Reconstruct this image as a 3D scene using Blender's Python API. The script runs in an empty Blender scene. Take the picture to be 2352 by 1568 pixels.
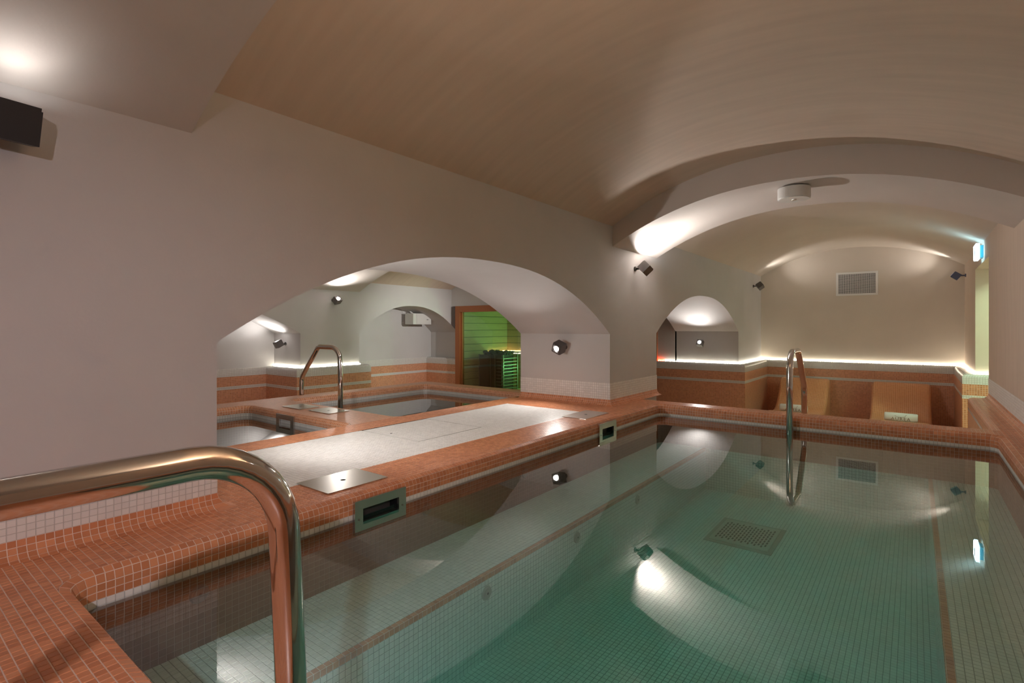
import bpy, bmesh, math, random
import numpy as np
from mathutils import Vector, Matrix
random.seed(4)
rng = np.random.default_rng(7)
scene = bpy.context.scene
C = scene.collection

# ------------------------------------------------------------------ camera, world, exposure
# z = 0 is the water level; +Y runs along the long wall, +X to the right wall
YAW = math.radians(37.62)
cam_d = bpy.data.cameras.new('camera'); cam = bpy.data.objects.new('camera', cam_d); C.objects.link(cam)
cam.location = (0, 0, .72); cam.rotation_euler = (math.pi/2, 0, YAW)
cam_d.sensor_width = 36; cam_d.lens = 1199/2352*36; cam_d.shift_y = -31/2352; cam_d.clip_start = .02
scene.camera = cam
w = bpy.data.worlds.new('world'); scene.world = w; w.use_nodes = True
w.node_tree.nodes['Background'].inputs[0].default_value = (.02, .02, .022, 1)
vs = scene.view_settings
vs.view_transform = 'Standard'; vs.look = 'None'; vs.gamma = 1; vs.use_curve_mapping = False
vs.exposure = 3.45
cy = scene.cycles
cy.use_denoising = True; cy.max_bounces = 8; cy.diffuse_bounces = 5; cy.glossy_bounces = 4; cy.use_adaptive_sampling = True; cy.adaptive_threshold = .05
cy.transparent_max_bounces = 16; cy.sample_clamp_indirect = 6.0; cy.caustics_reflective = False
LED_POWER = .5
LAMP = 1.0

# ------------------------------------------------------------------ layout (metres)
XW, XWB = -1.9636, -2.87            # long wall: pool side, back side
XR = .53                             # right wall
PX0, PX1, PY0, PY1 = -1.68, .39, .36, 4.19   # pool edges at the water
DECK = .085
PITCH = .02
FLOOR = -.75
YB = 9.147
XB, XBB = -6.15, -6.8                # far wall of the side room, back of its alcoves
ZBEN, ZFL = -.226, -.546             # pool bench, pool floor
BX0, BX1 = -1.30, .07                # bench fronts

# ------------------------------------------------------------------ materials
MATS = {}
def newmat(name):
    m = bpy.data.materials.new(name); m.use_nodes = True; MATS[name] = m
    nt = m.node_tree; return m, nt, nt.nodes['Principled BSDF']
def plain(name, col, rough=.5, metal=0, spec=.5):
    m, nt, b = newmat(name)
    b.inputs['Base Color'].default_value = (*col, 1); b.inputs['Roughness'].default_value = rough
    b.inputs['Metallic'].default_value = metal; b.inputs['Specular IOR Level'].default_value = spec
    return m
def nd(nt, t, **kw):
    n = nt.nodes.new(t)
    for k, v in kw.items(): setattr(n, k, v)
    return n
def noise_bump(nt, b, scale, strength, dist=.002, detail=4):
    tc = nd(nt, 'ShaderNodeTexCoord'); n = nd(nt, 'ShaderNodeTexNoise')
    n.inputs['Scale'].default_value = scale; n.inputs['Detail'].default_value = detail
    bp = nd(nt, 'ShaderNodeBump'); bp.inputs['Strength'].default_value = strength; bp.inputs['Distance'].default_value = dist
    nt.links.new(tc.outputs['Object'], n.inputs['Vector']); nt.links.new(n.outputs['Fac'], bp.inputs['Height'])
    nt.links.new(bp.outputs['Normal'], b.inputs['Normal'])
    return tc, n
def plaster(name, col, var=.06, streak=None):
    m, nt, b = newmat(name)
    b.inputs['Roughness'].default_value = .75; b.inputs['Specular IOR Level'].default_value = .25
    tc, n = noise_bump(nt, b, 90, .25, .0015)
    n2 = nd(nt, 'ShaderNodeTexNoise'); n2.inputs['Scale'].default_value = 2.3; n2.inputs['Detail'].default_value = 5
    if streak:
        mp = nd(nt, 'ShaderNodeMapping'); mp.inputs['Scale'].default_value = streak
        nt.links.new(tc.outputs['Object'], mp.inputs[0]); nt.links.new(mp.outputs[0], n2.inputs['Vector'])
    else: nt.links.new(tc.outputs['Object'], n2.inputs['Vector'])
    r = nd(nt, 'ShaderNodeValToRGB')
    r.color_ramp.elements[0].position = .3; r.color_ramp.elements[1].position = .7
    r.color_ramp.elements[0].color = (*[c*(1-var) for c in col], 1); r.color_ramp.elements[1].color = (*[min(1, c*(1+var)) for c in col], 1)
    nt.links.new(n2.outputs['Fac'], r.inputs[0]); nt.links.new(r.outputs[0], b.inputs['Base Color'])
    return m
plaster('plaster', (.60, .585, .58), .03)
plaster('plaster_rib', (.62, .565, .53), .03)
plaster('plaster_warm_lit', (.64, .57, .495), .03)
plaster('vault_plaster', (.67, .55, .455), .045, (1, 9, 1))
def tile_mat(name, c0, c1, rough):
    m, nt, b = newmat(name)
    g = nd(nt, 'ShaderNodeNewGeometry'); oi = nd(nt, 'ShaderNodeObjectInfo')
    a = nd(nt, 'ShaderNodeMath', operation='ADD'); fr = nd(nt, 'ShaderNodeMath', operation='FRACT')
    nt.links.new(g.outputs['Random Per Island'], a.inputs[0]); nt.links.new(oi.outputs['Random'], a.inputs[1]); nt.links.new(a.outputs[0], fr.inputs[0])
    mx = nd(nt, 'ShaderNodeMix', data_type='RGBA')
    mx.inputs[6].default_value = (*c0, 1); mx.inputs[7].default_value = (*c1, 1)
    nt.links.new(fr.outputs[0], mx.inputs[0]); nt.links.new(mx.outputs[2], b.inputs['Base Color'])
    b.inputs['Roughness'].default_value = rough; b.inputs['Specular IOR Level'].default_value = .35
    return m
TERRA0, TERRA1 = (.56, .215, .10), (.72, .31, .155)
tile_mat('tile_terracotta', TERRA0, TERRA1, .34)
tile_mat('tile_brown', (.13, .06, .034), (.18, .085, .05), .34)
tile_mat('tile_white', (.78, .77, .755), (.86, .85, .835), .42)
plain('grout_warm', (.82, .66, .57), .8)
plain('grout_pool', (.33, .34, .33), .8)
plain('grout_brown', (.24, .17, .13), .8)
plain('grout_grey', (.56, .55, .53), .8)
def grid_mat(name, c0, c1, grout, rough, gap=.10):
    """mosaic too fine to model: grid of tiles in UV metres"""
    m, nt, b = newmat(name)
    uv = nd(nt, 'ShaderNodeUVMap'); uv.uv_map = 'UVMap'
    br = nd(nt, 'ShaderNodeTexBrick'); br.offset = 0; br.squash = 1
    for k, v in (('Color1', c0), ('Color2', c1), ('Mortar', grout)): br.inputs[k].default_value = (*v, 1)
    br.inputs['Scale'].default_value = 1; br.inputs['Mortar Size'].default_value = PITCH*gap; br.inputs['Mortar Smooth'].default_value = .2
    br.inputs['Brick Width'].default_value = PITCH; br.inputs['Row Height'].default_value = PITCH
    nt.links.new(uv.outputs[0], br.inputs['Vector']); nt.links.new(br.outputs['Color'], b.inputs['Base Color'])
    bp = nd(nt, 'ShaderNodeBump', invert=True); bp.inputs['Strength'].default_value = .5; bp.inputs['Distance'].default_value = .001
    nt.links.new(br.outputs['Fac'], bp.inputs['Height']); nt.links.new(bp.outputs['Normal'], b.inputs['Normal'])
    b.inputs['Roughness'].default_value = rough
    return m
grid_mat('mosaic_terracotta', TERRA0, TERRA1, (.76, .50, .36), .36)
grid_mat('mosaic_brown', (.13, .06, .034), (.18, .085, .05), (.24, .17, .13), .36)
grid_mat('mosaic_white', (.72, .71, .69), (.78, .77, .75), (.55, .53, .50), .25)
grid_mat('mosaic_tan', (.62, .235, .085), (.70, .28, .105), (.84, .52, .32), .3)
def metal(name, col, rough):
    m, nt, b = newmat(name)
    b.inputs['Base Color'].default_value = (*col, 1); b.inputs['Metallic'].default_value = 1; b.inputs['Roughness'].default_value = rough
    return m
metal('steel_polished', (.72, .69, .66), .09)
metal('steel_brushed', (.62, .59, .55), .24)
plain('grate_grey', (.40, .40, .37), .4)
plain('grate_light', (.55, .55, .51), .35)
plain('inlet_dark', (.10, .085, .075), .3)
plain('black_metal', (.016, .016, .019), .45)
plain('grey_metal', (.16, .145, .14), .4, .6)
plain('blue_metal', (.07, .09, .17), .45)
plain('dark', (.006, .006, .007), .7)
plain('white_paint', (.72, .71, .69), .4)
plain('timber', (.38, .13, .045), .45)
plain('stone', (.05, .048, .045), .9)
plain('towel', (.83, .82, .80), .95)
plain('print_brown', (.22, .13, .09), .8)
plain('teal_plastic', (.05, .30, .42), .3)
def wood(name, c0, c1):
    m, nt, b = newmat(name); b.inputs['Roughness'].default_value = .6
    tc = nd(nt, 'ShaderNodeTexCoord'); mp = nd(nt, 'ShaderNodeMapping'); mp.inputs['Scale'].default_value = (1.5, 1.5, 22)
    n = nd(nt, 'ShaderNodeTexNoise'); n.inputs['Scale'].default_value = 3; n.inputs['Detail'].default_value = 6
    mx = nd(nt, 'ShaderNodeMix', data_type='RGBA'); mx.inputs[6].default_value = (*c0, 1); mx.inputs[7].default_value = (*c1, 1)
    nt.links.new(tc.outputs['Object'], mp.inputs[0]); nt.links.new(mp.outputs[0], n.inputs['Vector']); nt.links.new(n.outputs['Fac'], mx.inputs[0])
    nt.links.new(mx.outputs[2], b.inputs['Base Color'])
wood('sauna_wood', (.42, .30, .17), (.60, .46, .28))
def emit(name, col, s):
    m, nt, b = newmat(name)
    b.inputs['Base Color'].default_value = (0, 0, 0, 1); b.inputs['Emission Color'].default_value = (*col, 1); b.inputs['Emission Strength'].default_value = s
    return m
emit('led_white', (1, .93, .75), LED_POWER*8)
emit('led_red', (1, .12, .05), LED_POWER*22)
emit('led_amber', (1, .66, .25), 2.5)
emit('lens_glow', (1, .97, .93), 2.5)
emit('sign_glow', (.45, .85, 1), 2.2)
emit('lamp_glow_green', (.6, 1, .62), 4)
def water_mat():
    m = bpy.data.materials.new('water'); m.use_nodes = True; MATS['water'] = m; nt = m.node_tree; nt.nodes.clear()
    out = nd(nt, 'ShaderNodeOutputMaterial'); mix = nd(nt, 'ShaderNodeMixShader')
    tr = nd(nt, 'ShaderNodeBsdfTransparent'); gl = nd(nt, 'ShaderNodeBsdfGlossy'); gl.inputs['Roughness'].default_value = 0.0
    g = nd(nt, 'ShaderNodeNewGeometry'); dot = nd(nt, 'ShaderNodeVectorMath', operation='DOT_PRODUCT')
    ab = nd(nt, 'ShaderNodeMath', operation='ABSOLUTE'); sub = nd(nt, 'ShaderNodeMath', operation='SUBTRACT'); sub.inputs[0].default_value = 1
    pw = nd(nt, 'ShaderNodeMath', operation='POWER'); pw.inputs[1].default_value = 2.8
    ma = nd(nt, 'ShaderNodeMath', operation='MULTIPLY_ADD'); ma.inputs[1].default_value = .93; ma.inputs[2].default_value = .07
    nt.links.new(g.outputs['Incoming'], dot.inputs[0]); nt.links.new(g.outputs['True Normal'], dot.inputs[1])
    nt.links.new(dot.outputs['Value'], ab.inputs[0]); nt.links.new(ab.outputs[0], sub.inputs[1]); nt.links.new(sub.outputs[0], pw.inputs[0]); nt.links.new(pw.outputs[0], ma.inputs[0])
    nt.links.new(ma.outputs[0], mix.inputs[0]); nt.links.new(tr.outputs[0], mix.inputs[1]); nt.links.new(gl.outputs[0], mix.inputs[2])
    nt.links.new(mix.outputs[0], out.inputs['Surface'])
    va = nd(nt, 'ShaderNodeVolumeAbsorption'); va.inputs['Color'].default_value = (.08, .955, .925, 1); va.inputs['Density'].default_value = 1.0
    nt.links.new(va.outputs[0], out.inputs['Volume'])
water_mat()
def glass_mat():
    m = bpy.data.materials.new('glass'); m.use_nodes = True; MATS['glass'] = m; nt = m.node_tree; nt.nodes.clear()
    out = nd(nt, 'ShaderNodeOutputMaterial'); mix = nd(nt, 'ShaderNodeMixShader')
    tr = nd(nt, 'ShaderNodeBsdfTransparent'); tr.inputs[0].default_value = (.80, .88, .82, 1)
    gl = nd(nt, 'ShaderNodeBsdfGlossy'); gl.inputs['Roughness'].default_value = .0
    g = nd(nt, 'ShaderNodeNewGeometry'); dot = nd(nt, 'ShaderNodeVectorMath', operation='DOT_PRODUCT')
    ab = nd(nt, 'ShaderNodeMath', operation='ABSOLUTE'); sub = nd(nt, 'ShaderNodeMath', operation='SUBTRACT'); sub.inputs[0].default_value = 1
    pw = nd(nt, 'ShaderNodeMath', operation='POWER'); pw.inputs[1].default_value = 5
    ma = nd(nt, 'ShaderNodeMath', operation='MULTIPLY_ADD'); ma.inputs[1].default_value = .93; ma.inputs[2].default_value = .07
    nt.links.new(g.outputs['Incoming'], dot.inputs[0]); nt.links.new(g.outputs['True Normal'], dot.inputs[1])
    nt.links.new(dot.outputs['Value'], ab.inputs[0]); nt.links.new(ab.outputs[0], sub.inputs[1]); nt.links.new(sub.outputs[0], pw.inputs[0]); nt.links.new(pw.outputs[0], ma.inputs[0])
    nt.links.new(ma.outputs[0], mix.inputs[0]); nt.links.new(tr.outputs[0], mix.inputs[1]); nt.links.new(gl.outputs[0], mix.inputs[2]); nt.links.new(mix.outputs[0], out.inputs['Surface'])
glass_mat()
m_ac = plain('acrylic', (.75, .9, .95), .15); m_ac.node_tree.nodes['Principled BSDF'].inputs['Emission Color'].default_value = (.5, .85, 1, 1)
m_ac.node_tree.nodes['Principled BSDF'].inputs['Emission Strength'].default_value = .5

# ------------------------------------------------------------------ helpers
def mesh_obj(name, v, f, mats, parent=None, mi=None, uv=None, smooth=False, loc=None):
    me = bpy.data.meshes.new(name)
    me.from_pydata([tuple(p) for p in v], [], [tuple(q) for q in f])
    for m in ([mats] if isinstance(mats, str) else mats): me.materials.append(MATS[m])
    if mi is not None: me.polygons.foreach_set('material_index', np.asarray(mi, dtype=np.int32))
    if uv is not None:
        l = me.uv_layers.new(name='UVMap'); l.data.foreach_set('uv', np.asarray(uv, dtype=np.float32).ravel())
    if smooth: me.polygons.foreach_set('use_smooth', np.ones(len(me.polygons), dtype=bool))
    me.update()
    o = bpy.data.objects.new(name, me); C.objects.link(o)
    if parent is not None: o.parent = parent
    if loc is not None: o.location = loc
    return o
def tag(o, label, cat, group=None, kind=None):
    o['label'] = label
    if cat: o['category'] = cat
    if group: o['group'] = group
    if kind: o['kind'] = kind
    return o
def struct(o, label=None):
    o['kind'] = 'structure'
    if label: o['label'] = label
    return o
def thing(name, label, cat, loc=(0, 0, 0), group=None):
    o = bpy.data.objects.new(name, None); C.objects.link(o); o.location = loc; o.empty_display_size = .05
    return tag(o, label, cat, group)
class MB:
    def __init__(s): s.v = []; s.f = []; s.mi = []; s.uv = []
    def quad(s, a, b, c, d, m=0, uv=None):
        n = len(s.v); s.v += [a, b, c, d]; s.f.append((n, n+1, n+2, n+3)); s.mi.append(m)
        s.uv += list(uv) if uv is not None else [(0, 0)]*4
    def box(s, lo, hi, m=0, M=None):
        x0, y0, z0 = lo; x1, y1, z1 = hi
        p = [Vector(q) for q in ((x0,y0,z0),(x1,y0,z0),(x1,y1,z0),(x0,y1,z0),(x0,y0,z1),(x1,y0,z1),(x1,y1,z1),(x0,y1,z1))]
        if M is not None: p = [M @ q for q in p]
        for i in ((0,3,2,1),(4,5,6,7),(0,1,5,4),(1,2,6,5),(2,3,7,6),(3,0,4,7)):
            q = [p[k] for k in i]
            e1, e2 = (q[1]-q[0]).length, (q[3]-q[0]).length
            s.quad(*q, m, [(0,0),(e1,0),(e1,e2),(0,e2)])
    def cyl(s, c, r, h, n=20, m=0, M=None, r2=None):
        r2 = r if r2 is None else r2
        k = len(s.v); pts = []
        for z, rr in ((0, r), (h, r2)):
            for i in range(n):
                a = 2*math.pi*i/n; pts.append(Vector((c[0]+rr*math.cos(a), c[1]+rr*math.sin(a), c[2]+z)))
        if M is not None: pts = [M @ q for q in pts]
        s.v += pts
        for i in range(n):
            j = (i+1) % n; s.f.append((k+i, k+j, k+n+j, k+n+i)); s.mi.append(m); s.uv += [(0, 0)]*4
        s.f.append(tuple(k+n+i for i in range(n))); s.mi.append(m); s.uv += [(0, 0)]*n
        s.f.append(tuple(k+i for i in reversed(range(n)))); s.mi.append(m); s.uv += [(0, 0)]*n
    def build(s, name, mats, parent=None, smooth=False):
        return mesh_obj(name, s.v, s.f, mats, parent, s.mi, s.uv, smooth)
def bevel(o, wdt, seg=2):
    m = o.modifiers.new('bevel', 'BEVEL'); m.width = wdt; m.segments = seg; m.limit_method = 'ANGLE'
    return o
def tube(name, pts, r, mat, parent=None, n=16, rad=.1, seg=8):
    """round tube through pts with filleted corners"""
    P = [Vector(p) for p in pts]; path = [P[0]]
    rads = rad if isinstance(rad, (list, tuple)) else [rad]*(len(P)-2)
    for i in range(1, len(P)-1):
        a, b, c = P[i-1], P[i], P[i+1]; d0 = (a-b).normalized(); d1 = (c-b).normalized()
        th = d0.angle(d1)
        if th > 3.10: path.append(b); continue
        t = rads[i-1]/math.tan(th/2)
        t = min(t, (a-b).length*.49, (c-b).length*.49); rr = t*math.tan(th/2)
        cen = b + (d0+d1).normalized()*(rr/math.sin(th/2))
        s0 = b+d0*t-cen; s1 = b+d1*t-cen; ang = s0.angle(s1); ax = s0.cross(s1).normalized()
        for k in range(seg+1): path.append(cen + Matrix.Rotation(ang*k/seg, 3, ax) @ s0)
    path.append(P[-1])
    v, f = [], []; ref = None
    for i, p in enumerate(path):
        t = (path[min(i+1, len(path)-1)]-path[max(i-1, 0)]).normalized()
        if ref is None: ref = t.orthogonal().normalized()
        ref = (ref-t*ref.dot(t)).normalized(); bn = t.cross(ref)
        for k in range(n):
            a = 2*math.pi*k/n; v.append(p+(ref*math.cos(a)+bn*math.sin(a))*r)
    for i in range(len(path)-1):
        for k in range(n): f.append((i*n+k, i*n+(k+1) % n, (i+1)*n+(k+1) % n, (i+1)*n+k))
    f.append(tuple(reversed(range(n)))); f.append(tuple((len(path)-1)*n+k for k in range(n)))
    return mesh_obj(name, v, f, mat, parent, smooth=True)

# ---- tiles: quads (n,4,3) counter-clockwise seen from outside
def tile_arrays(Q, h=.0012, g=.0010, ch=.0006):
    Q = np.asarray(Q, dtype=float); n = len(Q); cen = Q.mean(1, keepdims=True)
    nr = np.cross(Q[:, 2]-Q[:, 0], Q[:, 3]-Q[:, 1]); nr /= np.linalg.norm(nr, axis=1, keepdims=True)+1e-12
    side = np.sqrt(np.maximum(np.linalg.norm(np.cross(Q[:, 2]-Q[:, 0], Q[:, 3]-Q[:, 1]), axis=1)/2, 1e-9))
    k0 = (1-2*g/side)[:, None, None]; k1 = (1-2*(g+ch)/side)[:, None, None]
    lo = cen+(Q-cen)*np.clip(k0, .2, 1); hi = cen+(Q-cen)*np.clip(k1, .15, 1)+nr[:, None]*h
    V = np.concatenate([lo, hi], 1).reshape(-1, 3)
    b = (np.arange(n)*8)[:, None]
    F = np.concatenate([b+np.array([[4, 5, 6, 7]]), b+np.array([[0, 1, 5, 4]]), b+np.array([[1, 2, 6, 5]]), b+np.array([[2, 3, 7, 6]]), b+np.array([[3, 0, 4, 7]])], 0)
    return V, F
def np_mesh(name, V, F, mat, parent=None, offset=None):
    me = bpy.data.meshes.new(name); nF = len(F)
    me.vertices.add(len(V)); me.vertices.foreach_set('co', np.asarray(V, dtype=np.float32).ravel())
    me.loops.add(nF*4); me.loops.foreach_set('vertex_index', np.asarray(F, dtype=np.int32).ravel())
    me.polygons.add(nF); me.polygons.foreach_set('loop_start', np.arange(0, nF*4, 4, dtype=np.int32))
    me.materials.append(MATS[mat]); me.update(calc_edges=True); me.validate(); me.shade_flat()
    o = bpy.data.objects.new(name, me); C.objects.link(o)
    if parent is not None: o.parent = parent
    return o
UNIT = {}
def unit_tile(mat):
    if mat not in UNIT:
        Q = np.array([[[-.5, -.5, 0], [.5, -.5, 0], [.5, .5, 0], [-.5, .5, 0]]])*PITCH
        V, F = tile_arrays(Q); me = bpy.data.meshes.new('tile_'+mat); me.from_pydata([tuple(p) for p in V], [], [tuple(int(i) for i in q) for q in F]); me.materials.append(MATS[mat]); UNIT[mat] = me
    return UNIT[mat]
CAMP = np.array([0, 0, .72]); CF = np.array([-math.sin(YAW), math.cos(YAW), 0]); CR = np.array([math.cos(YAW), math.sin(YAW), 0])
def tiles(Q, mat, grout, parent, singles=0, jitter=.12):
    """grout bed + mosaic; the `singles` tiles that show largest are objects of their own"""
    Q = np.asarray(Q, dtype=float)
    if not len(Q): return
    nq = np.cross(Q[:, 2]-Q[:, 0], Q[:, 3]-Q[:, 1]); nq /= np.linalg.norm(nq, axis=1, keepdims=True)+1e-12
    j = rng.normal(0, 1, (len(Q), 4, 1))*.00016*nq[:, None]
    base = Q.reshape(-1, 3); F = np.arange(len(base)).reshape(-1, 4)
    np_mesh('grout_bed', base, F, grout, parent)
    T = Q+j
    pick = np.zeros(len(Q), bool)
    if singles:
        cen = Q.mean(1); rel = cen-CAMP; dep = rel@CF; u = 1176+1199*(rel@CR)/np.maximum(dep, .05); vv = 753-1199*rel[:, 2]/np.maximum(dep, .05)
        e1 = Q[:, 1]-Q[:, 0]; e2 = Q[:, 3]-Q[:, 0]
        skew = np.linalg.norm(Q[:, 2]-Q[:, 1]-e2, axis=1)
        ok = (dep > .1) & (u > 0) & (u < 2352) & (vv > 0) & (vv < 1568) & (skew < .0012)
        nr = np.cross(e1, e2); size = np.abs((nr*rel).sum(1))/np.maximum(dep, .05)**3
        idx = np.argsort(np.where(ok, -size, 1e9))[:singles]; idx = idx[ok[idx]]
        pick[idx] = True
        me = unit_tile(mat)
        for i in idx:
            a, b = Vector(e1[i]), Vector(e2[i]); n = a.cross(b).normalized(); c = cen[i]
            a, b = a+Vector(j[i, 1]-j[i, 0]), b+Vector(j[i, 3]-j[i, 0])
            M = Matrix(((a.x/PITCH, b.x/PITCH, n.x, c[0]), (a.y/PITCH, b.y/PITCH, n.y, c[1]), (a.z/PITCH, b.z/PITCH, n.z, c[2]), (0, 0, 0, 1)))
            o = bpy.data.objects.new('tile', me); C.objects.link(o); o.parent = parent; o.matrix_local = M
    V, F = tile_arrays(T[~pick])
    if len(V):
        o = np_mesh('mosaic_tiles', V, F, mat, parent); o['kind'] = 'stuff'
def grid(x0, x1, y0, y1, z, keep=None):
    """horizontal tile quads, normal up"""
    nx, ny = max(1, round((x1-x0)/PITCH)), max(1, round((y1-y0)/PITCH))
    xs = np.linspace(x0, x1, nx+1); ys = np.linspace(y0, y1, ny+1)
    X, Y = np.meshgrid(np.arange(nx), np.arange(ny)); X = X.ravel(); Y = Y.ravel()
    Q = np.stack([np.stack([xs[X], ys[Y]], 1), np.stack([xs[X+1], ys[Y]], 1), np.stack([xs[X+1], ys[Y+1]], 1), np.stack([xs[X], ys[Y+1]], 1)], 1)
    if keep is not None: Q = Q[keep(Q)]
    return np.concatenate([Q, np.full((*Q.shape[:2], 1), z)], 2)
def wallgrid(p0, p1, z0, z1, keep=None):
    """vertical tile quads along p0->p1, room on the right-hand side"""
    p0 = np.array(p0, float); p1 = np.array(p1, float); L = np.linalg.norm(p1-p0)
    n, k = max(1, round(L/PITCH)), max(1, round((z1-z0)/PITCH)); out = []
    for i in range(n):
        a = p0+(p1-p0)*i/n; b = p0+(p1-p0)*(i+1)/n
        for q in range(k):
            za, zb = z0+(z1-z0)*q/k, z0+(z1-z0)*(q+1)/k
            out.append([(*a, za), (*b, za), (*b, zb), (*a, zb)])
    Q = np.array(out)
    if keep is not None: Q = Q[keep(Q)]
    return Q
def rrect(x0, x1, y0, y1, r, pitch=PITCH):
    """closed path round a rounded rectangle, outside on the left-hand side when run clockwise"""
    pts = []
    def line(a, b):
        n = max(1, round(math.dist(a, b)/pitch))
        for i in range(n): pts.append((a[0]+(b[0]-a[0])*i/n, a[1]+(b[1]-a[1])*i/n))
    def arc(c, a0, a1):
        n = max(3, round(r*abs(a1-a0)/pitch))
        for i in range(n): a = a0+(a1-a0)*i/n; pts.append((c[0]+r*math.cos(a), c[1]+r*math.sin(a)))
    h = math.pi/2
    line((x0, y0+r), (x0, y1-r)); arc((x0+r, y1-r), 2*h, h)
    line((x0+r, y1), (x1-r, y1)); arc((x1-r, y1-r), h, 0)
    line((x1, y1-r), (x1, y0+r)); arc((x1-r, y0+r), 0, -h)
    line((x1-r, y0), (x0+r, y0)); arc((x0+r, y0+r), -h, -2*h)
    return np.array(pts)
def offset_path(P, d, closed, side):
    """side=+1: offset to the right of travel, -1: to the left; mitred"""
    n = len(P); out = np.zeros_like(P)
    for i in range(n):
        a = P[i-1] if (closed or i > 0) else None; b = P[(i+1) % n] if (closed or i < n-1) else None
        ns = []
        for p, q in ((a, P[i]), (P[i], b)):
            if p is None or q is None: continue
            t = q-p; t = t/np.linalg.norm(t); ns.append(np.array([t[1], -t[0]])*side)
        if len(ns) == 1: out[i] = P[i]+ns[0]*d
        else:
            m = ns[0]+ns[1]; m /= np.linalg.norm(m); out[i] = P[i]+m*d/max(.3, m@ns[0])
    return out
def sweep_quads(P, prof, closed, side, keep=None):
    """tile quads of a profile [(d,z)...] swept along P; the faces look to `side`"""
    lay = [np.concatenate([offset_path(P, d, closed, side), np.full((len(P), 1), z)], 1) for d, z in prof]
    n = len(P); idx = np.arange(n if closed else n-1); nx = (idx+1) % n; out = []
    for a, b in zip(lay[:-1], lay[1:]):
        q = np.stack([a[idx], a[nx], b[nx], b[idx]], 1)
        out.append(q)
    Q = np.concatenate(out)
    if side < 0: Q = Q[:, ::-1]
    if keep is not None: Q = Q[keep(Q)]
    return Q
def resample(P, pitch=PITCH):
    out = []
    for a, b in zip(P[:-1], P[1:]):
        n = max(1, round(math.dist(a, b)/pitch))
        for i in range(n): out.append((a[0]+(b[0]-a[0])*i/n, a[1]+(b[1]-a[1])*i/n))
    out.append(P[-1]); return np.array(out)
def sweep_obj(name, P, prof, mats, mi, closed=False, side=1, parent=None, smooth=False):
    """plain swept surface with UVs in metres; mi = material of each profile step"""
    P = np.array(P, float); mb = MB()
    lay = [offset_path(P, d, closed, side) for d, z in prof]
    vl = [0]
    for (d0, z0), (d1, z1) in zip(prof[:-1], prof[1:]): vl.append(vl[-1]+math.hypot(d1-d0, z1-z0))
    n = len(P); s = 0
    for i in range(n if closed else n-1):
        j = (i+1) % n; L = np.linalg.norm(P[j]-P[i])
        for k in range(len(prof)-1):
            a = (*lay[k][i], prof[k][1]); b = (*lay[k][j], prof[k][1]); c = (*lay[k+1][j], prof[k+1][1]); d = (*lay[k+1][i], prof[k+1][1])
            q = [a, b, c, d]; u = [(s, vl[k]), (s+L, vl[k]), (s+L, vl[k+1]), (s, vl[k+1])]
            if side < 0: q = q[::-1]; u = u[::-1]
            mb.quad(*q, mi[k], u)
        s += L
    return mb.build(name, mats, parent, smooth)
def arcpts(c, r, a0, a1, n):
    return [(c[0]+r*math.cos(a0+(a1-a0)*i/n), c[1]+r*math.sin(a0+(a1-a0)*i/n)) for i in range(n+1)]
H2 = math.pi/2

# ------------------------------------------------------------------ shell: walls with arches
def arch_wall(name, xa, xb, y0, y1, zb, zt, openings, parent=None, mat='plaster'):
    """wall between planes xa (faces +X) and xb (faces -X); openings = (ya, yb, spring, rise, p)"""
    ys = {y0, y1}
    for o in openings:
        ya, yb = o[0], o[1]; n = 48 if o[3] else 1
        for i in range(n+1): ys.add(ya+(yb-ya)*(1-math.cos(math.pi*i/n))/2)
    ys = sorted(ys); mb = MB()
    def bot(y, o):
        t = abs((y-(o[0]+o[1])/2)/((o[1]-o[0])/2)); return o[2]+o[3]*(1-min(1, t)**o[4])
    for a, b in zip(ys[:-1], ys[1:]):
        o = next((q for q in openings if q[0]-1e-6 <= a and b <= q[1]+1e-6), None)
        za, zb_ = (bot(a, o), bot(b, o)) if o else (zb, zb)
        mb.quad((xa, a, za), (xa, b, zb_), (xa, b, zt), (xa, a, zt)); mb.quad((xb, b, zb_), (xb, a, za), (xb, a, zt), (xb, b, zt))
        if o: mb.quad((xa, a, za), (xb, a, za), (xb, b, zb_), (xa, b, zb_))
    for o in openings:
        mb.quad((xa, o[0], zb), (xb, o[0], zb), (xb, o[0], o[2]), (xa, o[0], o[2]))
        mb.quad((xb, o[1], zb), (xa, o[1], zb), (xa, o[1], o[2]), (xb, o[1], o[2]))
    return struct(mb.build(name, mat, parent))
A1 = (.829, 3.855, .670, .442, 2.3)
A2 = (4.825, 7.775, .672, .424, 2.3)
arch_wall('wall_left', XW, XWB, -1.3, YB+.3, -.8, 2.25, [A1, A2])
arch_wall('wall_side_room', XB, XBB, -1.3, 7.9, -.8, 2.25, [(.80, 3.596, .654, .42, 1.8), (4.479, 6.46, .648, .412, 2.2)])
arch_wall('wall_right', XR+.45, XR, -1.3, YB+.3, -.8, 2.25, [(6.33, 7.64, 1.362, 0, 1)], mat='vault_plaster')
def sheet(name, pts, mat='plaster'):
    return struct(mesh_obj(name, pts, [(0, 1, 2, 3)], mat))
sheet('wall_back', [(XW-.1, YB, -.8), (XR+.1, YB, -.8), (XR+.1, YB, 2.25), (XW-.1, YB, 2.25)], 'plaster_warm_lit')
sheet('wall_front', [(XR+.1, -1.25, -.8), (XB-.8, -1.25, -.8), (XB-.8, -1.25, 2.25), (XR+.1, -1.25, 2.25)])
sheet('wall_alcove', [(XBB+.005, -1.3, -.8), (XBB+.005, 7.9, -.8), (XBB+.005, 7.9, 2.25), (XBB+.005, -1.3, 2.25)])
sheet('wall_side_room_end', [(XBB, 7.775, -.8), (XWB+.02, 7.775, -.8), (XWB+.02, 7.775, 2.25), (XBB, 7.775, 2.25)])
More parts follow.
